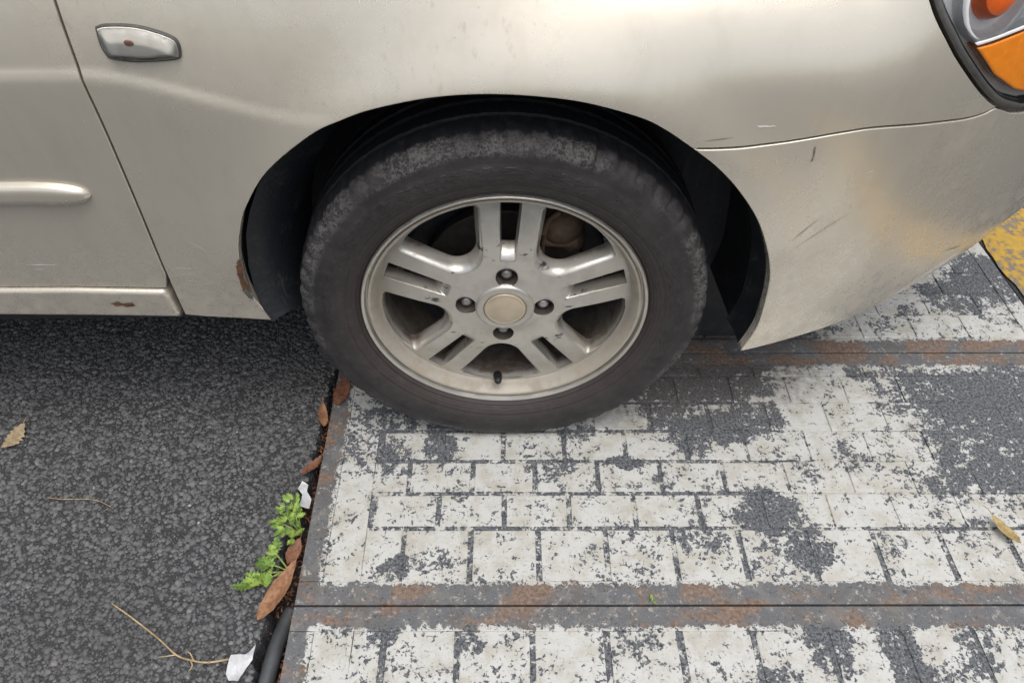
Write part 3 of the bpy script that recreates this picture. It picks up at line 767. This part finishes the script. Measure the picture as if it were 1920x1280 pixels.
# ------------------------------------------------------------------ wheel (local frame: axis along y, outer face at -y)
WC = (.003, .766, .297)
def dish(r): return .0165 + .010 * ((r - .06) / .12) ** 2 * (1 if r > .06 else .0) - .004 * (1 - sstep((r - .038) / .03))
lip = [(.2035, .190), (.198, .160), (.1895, .10), (.1860, .060), (.1875, .034), (.1908, .020), (.1945, .0105), (.1978, .0060), (.2012, .0052), (.2022, .0100), (.2046, .0100), (.2062, .0022), (.2098, .0000), (.2112, .0018), (.2112, .012), (.2060, .018)]
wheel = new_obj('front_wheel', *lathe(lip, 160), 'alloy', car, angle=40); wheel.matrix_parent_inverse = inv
wheel.location = WC; wheel.rotation_euler = (R(1.0), R(3.0), 0)
def fillet_poly(corners, rads, narc=7):
    out = []; n = len(corners)
    for i in range(n):
        p0, p, p1 = (np.array(corners[(i + k) % n], float) for k in (-1, 0, 1)); r = rads[i]
        a = (p0 - p) / np.hypot(*(p0 - p)); b = (p1 - p) / np.hypot(*(p1 - p)); ang = math.acos(max(-1, min(1, float(a @ b))))
        t = r / math.tan(ang / 2); s, e = p + a * t, p + b * t
        bis = (a + b) / np.hypot(*(a + b)); c = p + bis * r / math.sin(ang / 2)
        a0 = math.atan2(*(s - c)[::-1]); a1 = math.atan2(*(e - c)[::-1]); d = (a1 - a0 + math.pi) % (2 * math.pi) - math.pi
        out += [(c[0] + r * math.cos(a0 + d * k / narc), c[1] + r * math.sin(a0 + d * k / narc)) for k in range(narc + 1)]
    return out
def window(off, ro, rin, rco, phi=R(36)):
    """half window on the anticlockwise side of a spoke pointing along +v (angle 90); polygon in (x, v)"""
    # full window between spokes at 90 and 162 degrees, bisector at 126
    bis = math.pi / 2 + phi
    d1 = np.array([0, 1.]); n1 = np.array([-1., 0])
    d2 = np.array([math.cos(math.pi / 2 + 2 * phi), math.sin(math.pi / 2 + 2 * phi)]); n2 = np.array([d2[1], -d2[0]])
    bv = np.array([math.cos(bis), math.sin(bis)]); dl = .09
    e1 = d1 * math.cos(dl) + n1 * math.sin(dl); e2 = d2 * math.cos(dl) + n2 * math.sin(dl)
    t_, s_ = np.linalg.solve(np.stack([e1, -bv], -1), -n1 * off); ap = bv * s_
    def far(n_, e_):
        p_ = n_ * off; bq = float(p_ @ e_); return p_ + e_ * (-bq + math.sqrt(bq * bq - float(p_ @ p_) + ro * ro))
    q1, q2 = far(n1, e1), far(n2, e2)
    a1 = math.atan2(q1[1], q1[0]); a2 = math.atan2(q2[1], q2[0])
    # straight-edged outer run replaced by arc points afterwards
    mid = [np.array([math.cos(a1 + (a2 - a1) * k / 8), math.sin(a1 + (a2 - a1) * k / 8)]) * ro for k in range(9)]
    # corners: apex, q1, q2 with fillets; arc inserted between
    A = fillet_poly([ap, q1, q2], [rin, rco, rco], 10)
    arc = A[:11]; c1 = A[11:22]; c2 = A[22:33]
    s = math.atan2(c1[-1][1], c1[-1][0]); e = math.atan2(c2[0][1], c2[0][0])
    r1 = math.hypot(*c1[-1]); outer = []
    for k in range(1, 10):
        t = k / 10; w = math.sin(math.pi * t) ** .35; outer.append(tuple((r1 + (ro - r1) * w) * np.array([math.cos(s + (e - s) * t), math.sin(s + (e - s) * t)])))
    def seg(p, q, n): return [tuple(np.array(p) + (np.array(q) - np.array(p)) * k / n) for k in range(1, n)]
    return arc + seg(arc[-1], c1[0], 7) + c1 + outer + c2 + seg(c2[-1], arc[0], 7)
WF = window(.0255, .1855, .035, .006); WB = window(.0360, .1850, .029, .008)
def rotp(p, a): c_, s_ = math.cos(a), math.sin(a); return (p[0] * c_ - p[1] * s_, p[0] * s_ + p[1] * c_)
SF = fillet_poly([(-.0115, .086), (.0115, .086), (.0150, .1825), (-.0150, .1825)], [.003, .003, .002, .002], 4)
SB = fillet_poly([(-.0098, .106), (.0098, .106), (.0132, .1820), (-.0132, .1820)], [.002, .002, .0015, .0015], 4)
def wedge_outline():
    a0, a1 = R(54), R(126); ri, ro = .0755, .1905
    o = [(ro * math.cos(a0 + (a1 - a0) * k / 24), ro * math.sin(a0 + (a1 - a0) * k / 24)) for k in range(25)]
    o += [(ri * math.cos(a1 + (a0 - a1) * k / 14), ri * math.sin(a1 + (a0 - a1) * k / 14)) for k in range(15)]
    return o
def spoke_mesh():
    wo_ = wedge_outline(); W2 = [rotp(p, R(-72)) for p in WF]
    V2, F2 = triangulate(wo_, [WF, W2, SF], .007)
    V = [(x, dish(math.hypot(x, z)), z) for x, z in V2]; F = [tuple(f) for f in F2]
    def wall(A, B, dep, inside=None):
        n0 = len(V); prof = [(0, 0), (.10, .02), (.28, .10), (.50, .25), (.75, .55), (.92, .82), (1, 1)]
        for t, d in prof:
            for a, b_ in zip(A, B):
                x, z = a[0] + (b_[0] - a[0]) * t, a[1] + (b_[1] - a[1]) * t
                V.append((x, dish(math.hypot(*a)) + dep * d, z))
        n = len(A)
        for k in range(len(prof) - 1):
            for i in range(n):
                j = (i + 1) % n
                if inside and not (inside(A[i]) and inside(A[j])): continue
                F.append((n0 + k * n + i, n0 + k * n + j, n0 + (k + 1) * n + j, n0 + (k + 1) * n + i))
    ins = lambda p: R(53.5) <= math.atan2(p[1], p[0]) <= R(126.5)
    wall(WF, WB, .024, ins); wall([rotp(p, R(-72)) for p in WF], [rotp(p, R(-72)) for p in WB], .024, ins)
    wall(SF, SB, .024)
    # straight skirt at the back so the spokes have depth
    return V, F
sv_, sf_ = spoke_mesh()
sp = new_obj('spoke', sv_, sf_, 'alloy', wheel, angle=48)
for k in range(1, 5): copy_obj(sp, wheel, rot=(0, -R(72) * k, 0))
# hub with four lug pockets
LR = .0575; lugs = [(LR * math.cos(R(90 * k)), LR * math.sin(R(90 * k))) for k in range(4)]
hub_o = [(.0757 * math.cos(2 * math.pi * k / 70), .0757 * math.sin(2 * math.pi * k / 70)) for k in range(70)]
def circ(c, r, n=28): return [(c[0] + r * math.cos(2 * math.pi * k / n), c[1] + r * math.sin(2 * math.pi * k / n)) for k in range(n)]
V2, F2 = triangulate(hub_o, [circ(l, .0162) for l in lugs], .005)
V = [(x, dish(math.hypot(x, z)), z) for x, z in V2]; F = [tuple(f) for f in F2]
new_obj('hub', V, F, 'alloy', wheel, angle=40)
pk, pf = [], []
for r_, d in ((.0162, -.0006), (.0156, .0012), (.0148, .0045), (.0138, .017), (.0, .017)): pk += [(x, d, z) for x, z in circ((0, 0), r_)]
for k in range(4):
    for i in range(28): j = (i + 1) % 28; pf.append((k * 28 + i, k * 28 + j, (k + 1) * 28 + j, (k + 1) * 28 + i))
p0 = new_obj('lug_pocket', pk, pf, 'pocket', wheel, angle=50, loc=(lugs[0][0], dish(LR), lugs[0][1]))
for l in lugs[1:]: copy_obj(p0, wheel, loc=(l[0], dish(LR), l[1]))
# lug nuts: hexagon with a domed end
def nut():
    V, F = [], []
    prof = [(.0095, .034), (.0095, .0245), (.0082, .0225), (.0058, .0205), (.0030, .0195), (.0002, .0192)]
    for i, (r_, y) in enumerate(prof):
        seg = 18
        for k in range(seg):
            a = 2 * math.pi * k / seg; hexr = math.cos(math.pi / 6) / math.cos((a % (math.pi / 3)) - math.pi / 6) if i < 2 else 1
            V.append((r_ * hexr * math.cos(a), y, r_ * hexr * math.sin(a)))
    for i in range(len(prof) - 1):
        for k in range(18): F.append((i * 18 + k, i * 18 + (k + 1) % 18, (i + 1) * 18 + (k + 1) % 18, (i + 1) * 18 + k))
    return V, F
nv, nf = nut(); n0_ = new_obj('lug_nut', nv, nf, 'nut', wheel, angle=35, loc=(lugs[0][0], 0, lugs[0][1]))
for l in lugs[1:]: copy_obj(n0_, wheel, loc=(l[0], 0, l[1]), rot=(0, random.uniform(0, 1), 0))
new_obj('centre_cap', *lathe([(.0310, .016), (.0310, .0085), (.0302, .0075), (.0285, .0072), (.0270, .0080), (.0255, .0076), (.018, .0066), (.009, .0061), (.0002, .006)], 72), 'cap', wheel, angle=50)
new_obj('hub_ring', *lathe([(.0450, .0160), (.0435, .0108), (.0410, .0092), (.0335, .0086), (.0322, .0095), (.0320, .0140)], 72), 'alloy', wheel, angle=50)
# valve stem at the bottom of the barrel
new_obj('valve_stem', *[(lambda vf: ([(v[0], v[1], v[2]) for v in vf[0]], vf[1]))(tube([(-.004, .034, -.184), (-.004, .024, -.178), (-.004, .012, -.170), (-.004, .004, -.163)], [.0078, .0072, .0062, .0050], 12))][0], 'black', wheel)
# tyre
def tyre():
    prof = [(.2040, .020), (.2062, .0120), (.2105, .0050), (.2140, .0005), (.2155, -.0018), (.2175, -.0012), (.2195, -.0040), (.2240, -.0075), (.2300, -.0105), (.2320, -.0100), (.2340, -.0116), (.2420, -.0135), (.2540, -.0142), (.2630, -.0136), (.2645, -.0130), (.2665, -.0130), (.2730, -.0125), (.2800, -.0118), (.2860, -.0102), (.2915, -.0076), (.2962, -.0042), (.3000, .0002), (.3025, .0050), (.3042, .0110), (.3054, .0190), (.3062, .0280), (.3068, .0380), (.3025, .0395), (.3025, .0450), (.3072, .0465), (.3078, .0700), (.3030, .0715), (.3030, .0760), (.3080, .0805), (.3080, .1000), (.3030, .1015), (.3030, .1090), (.3075, .1105), (.3065, .1330), (.3010, .1345), (.3010, .1400), (.3050, .1415), (.2960, .158), (.285, .175), (.262, .186), (.235, .182), (.205, .168)]
    prof = [(r_ if r_ < .27 else .27 + (r_ - .27) * .80, y) for r_, y in prof]
    seg = 420; V, F = [], []; n = len(prof); TJ = [random.uniform(-1, 1) for _ in range(997)]
    for k in range(seg):
        t = 2 * math.pi * k / seg; cs, sn = math.cos(t), math.sin(t)
        for i, (r_, y) in enumerate(prof):
            ph = (k + (2 if i > 30 else 0)) % 7
            shd = .284 < r_ and -.009 < y < .030
            if shd and ph in (0, 1): r_ -= .0030; y += .0010
            elif y > .030 and r_ > .292 and ph == 0: r_ -= .0010
            if shd: r_ += TJ[(k * 7 + i * 13) % 997] * .0011; y += TJ[(k * 11 + i * 5) % 997] * .0012
            x, z = r_ * cs, r_ * sn
            fl_ = -WC[2] + .0012
            if z < fl_: 
                y -= (fl_ - z) * .25 if y < .02 else 0; z = fl_ + (z - fl_) * .06
            V.append((x, y, z))
    for k in range(seg):
        a, b_ = k * n, ((k + 1) % seg) * n
        for i in range(n - 1): F.append((a + i, b_ + i, b_ + i + 1, a + i + 1))
    return V, F
ty = new_obj('tyre', *tyre(), 'tyre', wheel, angle=38, rot=(R(-1.0), R(-3.0), 0))
# brake disc, hub bell and caliper behind the spokes
carpart(new_obj('brake_disc', *[( [(v[0] + WC[0], v[1] + WC[1], v[2] + WC[2]) for v in q[0]], q[1]) for q in [lathe([(.0002, .062), (.060, .062), (.064, .066), (.066, .078), (.068, .080), (.124, .080), (.126, .082), (.126, .100), (.06, .102)], 96)]][0], 'disc', car, angle=40))
cal = merge(blob((.086, .862, .392), (.036, .036, .034), 8), tube([(.060, .832, .350), (.060, .830, .395), (.066, .832, .418), (.082, .836, .428)], [.0045, .0048, .0045, .004], 8), tube([(.058, .845, .372), (.110, .845, .366)], .010, 10), blob((.104, .866, .362), (.022, .03, .022), 7))
carpart(new_obj('brake_caliper', *cal, 'caliper', car, angle=50))
sh = lathe([(.0002, .112), (.150, .112), (.158, .105), (.160, .12)], 64)
carpart(new_obj('dust_shield', [(v[0] + WC[0], v[1] + WC[1], v[2] + WC[2]) for v in sh[0]], sh[1], 'liner', car, angle=40))

# ------------------------------------------------------------------ litter and weeds along the joint
def leaf(length, width, curl=.15, fold=.25, serr=0., n=14, seed=0, tipw=1.0, twist=0.):
    rr = random.Random(seed); V, F = [], []
    for i in range(n + 1):
        t = i / n; w = width / 2 * (math.sin(math.pi * t ** .85) ** .8 if 0 < t < 1 else 0.) * tipw + .0002
        w *= 1 + serr * (1 if i % 2 else -1) + rr.uniform(-.06, .06)
        x = length * (t - .5); z = curl * length * (2 * t - 1) ** 2 + rr.uniform(-.0006, .0006)
        tw = twist * (t - .5)
        for s_ in (-1, -.5, 0, .5, 1):
            yy = s_ * w; zz = z + fold * abs(s_) ** 1.3 * w + rr.uniform(-.0005, .0005)
            V.append((x + (rr.uniform(-.001, .001) if abs(s_) == 1 else 0), yy * math.cos(tw) - zz * math.sin(tw), yy * math.sin(tw) + zz * math.cos(tw)))
    for i in range(n):
        for k in range(4): a = i * 5 + k; F.append((a, a + 5, a + 6, a + 1))
    return V, F
def put_leaf(name, label, mat, p, ang, length, width, rot=(0, 0), group=None, stem=True, **k):
    v, f = leaf(length, width, **k)
    zmin = min(q[2] for q in v)
    o = new_obj(name, v, f, mat, loc=p, rot=(rot[0], rot[1], ang)); tag(o, label, 'leaf', group)
    if stem:
        sv2, sf2 = tube([(length * .5, 0, k.get('curl', .15) * length), (length * .5 + .008, .001, k.get('curl', .15) * length + .002), (length * .5 + .016, .003, k.get('curl', .15) * length + .001)], [.0008, .0007, .0005], 6)
        new_obj('stalk', sv2, sf2, mat, o)
    return o
GR = 'dry leaves caught in the joint beside the slabs'
put_leaf('dry_leaf', 'pale tan crumpled leaf lying alone on the asphalt', 'tan', (-.866, .771, .004), R(72), .054, .028, rot=(.1, -.05), curl=.06, fold=-.35, serr=.18, seed=3, twist=.7)
put_leaf('dry_leaf', 'long reddish-brown leaf below the green weed', 'brown', (-.3385, .476, .010), R(66), .100, .034, rot=(R(-18), R(-4)), group=GR, curl=.05, fold=.22, seed=5)
put_leaf('dry_leaf', 'flat red-brown leaf on the slab corner under the tyre', 'rleaf', (-.300, .864, .005), R(80), .075, .026, rot=(R(8), 0), group=GR, curl=.03, fold=.2, seed=8)
put_leaf('dry_leaf', 'narrow curled brown leaf just below the slab corner leaf', 'brown', (-.329, .806, .004), R(100), .058, .018, rot=(R(30), 0), group=GR, curl=.12, fold=.5, seed=11)
put_leaf('dry_leaf', 'rust-coloured torn leaf above the scrap of white paper', 'rleaf', (-.326, .697, .004), R(58), .050, .022, rot=(R(-20), .1), group=GR, curl=.12, fold=.4, serr=.15, seed=13)
put_leaf('dry_leaf', 'small dark brown leaf stub between weed and long leaf', 'rleaf', (-.331, .543, .002), R(75), .045, .020, rot=(R(20), 0), group=GR, curl=.1, fold=.4, seed=17)
put_leaf('dry_leaf', 'golden curled leaf lying on the white slab at the right', 'gold', (.787, .556, .007), R(112), .056, .022, rot=(R(12), 0), curl=.16, fold=.6, seed=21)

def scrap(name, label, p, ang, outline, seed):
    rr = random.Random(seed); V2, F2 = triangulate(resample(outline, .006), (), .006)
    V = [(x, y, .004 * math.sin(x * 170 + seed) + .003 * math.sin(y * 210) + rr.uniform(-.0012, .0012)) for x, y in V2]
    return tag(new_obj(name, V, [tuple(f) for f in F2], 'paper', smooth=True, angle=30, loc=p, rot=(.12, .1, ang)), label, 'paper', 'scraps of white paper in the joint')
scrap('paper_scrap', 'crumpled white paper scrap at the bottom by the twig', (-.372, .372, .007), .2, [(-.020, -.008), (-.012, .014), (.006, .013), (.020, .024), (.016, .004), (.006, -.006), (-.002, -.022), (-.014, -.020)], 3)
scrap('paper_scrap', 'bluish white paper scrap standing just above the weed', (-.331, .643, .003), .1, [(-.008, -.022), (.008, -.024), (.010, -.004), (.003, .006), (.004, .020), (-.006, .026), (-.012, .010), (-.004, .0)], 9)

def twig(label, path, r0, r1, side=()):
    p = spline(path, 5); n = len(p)
    v, f = tube(p, [r0 + (r1 - r0) * i / (n - 1) for i in range(n)], 7)
    o = tag(new_obj('dry_twig', v, f, 'straw'), label, 'twig')
    for s_ in side:
        q = spline(s_, 4); v, f = tube(q, [.0012 - .0007 * i / (len(q) - 1) for i in range(len(q))], 6); new_obj('side_shoot', v, f, 'straw', o)
    return o
twig('straw-coloured twig reaching across the asphalt to the white paper', [(-.585, .465, .001), (-.55, .444, .003), (-.50, .412, .003), (-.468, .389, .001), (-.445, .381, .002), (-.420, .377, .003), (-.388, .380, .006)], .0011, .0015,
     side=[[(-.468, .389, .001), (-.480, .387, .002), (-.492, .386, .001)], [(-.445, .381, .002), (-.440, .372, .003), (-.444, .366, .001)], [(-.440, .380, .002), (-.448, .390, .004), (-.455, .393, .002)]])
twig('thin pale stalk lying on the middle of the asphalt', [(-.757, .648, .0), (-.730, .643, .002), (-.70, .643, .002), (-.672, .640, .002), (-.645, .628, .001)], .0007, .0005)

# weed: a low tuft of lobed leaves growing out of the joint
def weed(base, label, spots, seed):
    rr = random.Random(seed); root = empty('weed', base); tag(root, label, 'weed', 'green weeds growing in the joint')
    lv = [leaf(1, .5, curl=.14, fold=.35, serr=.38, n=11, seed=seed + k) for k in range(3)]
    me = []
    for k, (v, f) in enumerate(lv):
        m_ = bpy.data.meshes.new('leaf_blade'); m_.from_pydata([(x + .5, y, z) for x, y, z in v], [], f); m_.materials.append(MT['green' if k < 2 else 'green2']); m_.polygons.foreach_set('use_smooth', [True] * len(m_.polygons)); m_.update(); me.append(m_)
    for (x, y, z, cnt, ln, spread) in spots:
        st = [(0, 0, 0), (x * .5, y * .5, z * .5 + .008), (x, y, z)]
        sp_ = spline(st, 4); v, f = tube(sp_, [.0016 - .0007 * i / (len(sp_) - 1) for i in range(len(sp_))], 6); new_obj('stem', v, f, 'stem', root)
        a0 = math.atan2(y, x) if (abs(x) + abs(y)) > .004 else rr.uniform(0, 6)
        for k in range(cnt):
            o = bpy.data.objects.new('leaf_blade', rr.choice(me)); COL.objects.link(o); o.parent = root
            l = ln * rr.uniform(.65, 1.2); o.scale = (l, l * rr.uniform(.75, 1.15), l)
            t = rr.uniform(.55, 1.0)
            o.location = (x * t + rr.uniform(-1, 1) * .003, y * t + rr.uniform(-1, 1) * .003, z * t + rr.uniform(0, .006))
            o.rotation_euler = (rr.uniform(-.5, .5), rr.uniform(-.75, .15), a0 + rr.uniform(-spread, spread))
    return root
weed((-.331, .585, -.02), 'bright green weed tuft in the joint just below the paper', [(-.014, .034, .042, 10, .015, 2.4), (-.026, .016, .040, 10, .015, 1.8), (-.004, .014, .046, 9, .014, 3.0), (-.040, .006, .030, 8, .013, 1.4), (-.010, .050, .034, 7, .012, 2.0), (-.018, -.014, .036, 8, .018, 1.4), (-.010, -.034, .030, 5, .018, 1.2), (.003, -.018, .030, 3, .014, 2.)], 31)
weed((-.337, .520, -.02), 'broader-leaved green weed beside the long brown leaf', [(-.022, .018, .036, 7, .022, 1.5), (-.030, -.004, .034, 7, .026, 1.2), (-.042, -.022, .028, 6, .028, 1.), (-.050, -.036, .022, 4, .026, .8), (-.020, -.024, .028, 5, .024, 1.3)], 47)
weed((.215, .4545, -.004), 'tiny green sprout in the joint between the two front slabs', [(.002, .003, .006, 4, .008, 3.)], 53)

# grey rubber strip lying in the joint
pts = [(-.339, .10, -.024), (-.340, .25, -.022), (-.339, .349, -.020), (-.336, .40, -.020), (-.330, .44, -.025), (-.3255, .462, -.028)]
v, f = tube(spline(pts, 5), .0115, 12)
tag(new_obj('rubber_strip', v, f, 'hose'), 'grey rubber strip lying in the joint at the bottom edge', 'rubber strip')
# leaf crumbs and grit in the joint
cv, cf = [], []
for k in range(750):
    y = random.uniform(.2, 1.0); x = random.uniform(-.347, -.314) if y < .6 else random.uniform(-.333, -.313); a = random.uniform(0, 6.28); l = random.uniform(.002, .008); w = l * random.uniform(.25, .6); z = -.040 + random.uniform(0, .026)
    n = len(cv); t1, t2 = random.uniform(-.004, .004), random.uniform(-.003, .003)
    for sx, sy, dz in ((-1, -1, -t1), (1, -1, t1), (1, 1, t2), (-1, 1, -t2)):
        cv.append((x + (sx * l * math.cos(a) - sy * w * math.sin(a)) * .5, y + (sx * l * math.sin(a) + sy * w * math.cos(a)) * .5, z + dz))
    cf.append((n, n + 1, n + 2, n + 3))
tag(new_obj('leaf_litter', cv, cf, 'rleaf', smooth=False), 'brown leaf crumbs filling the joint beside the slabs', 'leaf litter', kind='stuff')
# a few pale pebbles on the asphalt
peb = [(-.520, .632, .0030), (-.4965, .60, .0024), (-.478, .78, .0022), (-.69, .668, .0022)]
for i, (x, y, r_) in enumerate(peb):
    v, f = blob((0, 0, 0), (r_, r_ * .8, r_ * .55), 5); v = [tuple(c_ * random.uniform(.85, 1.15) for c_ in q) for q in v]
    tag(new_obj('pebble', v, f, 'pebble', loc=(x, y, AZ + r_ * .4), rot=(0, 0, i)), ['largest pale pebble, near the middle of the asphalt', 'pale pebble just below and right of the largest one', 'pale pebble in the dark strip below the sill', 'lone pale pebble above the thin pale stalk'][i], 'pebble', 'pale pebbles on the asphalt')
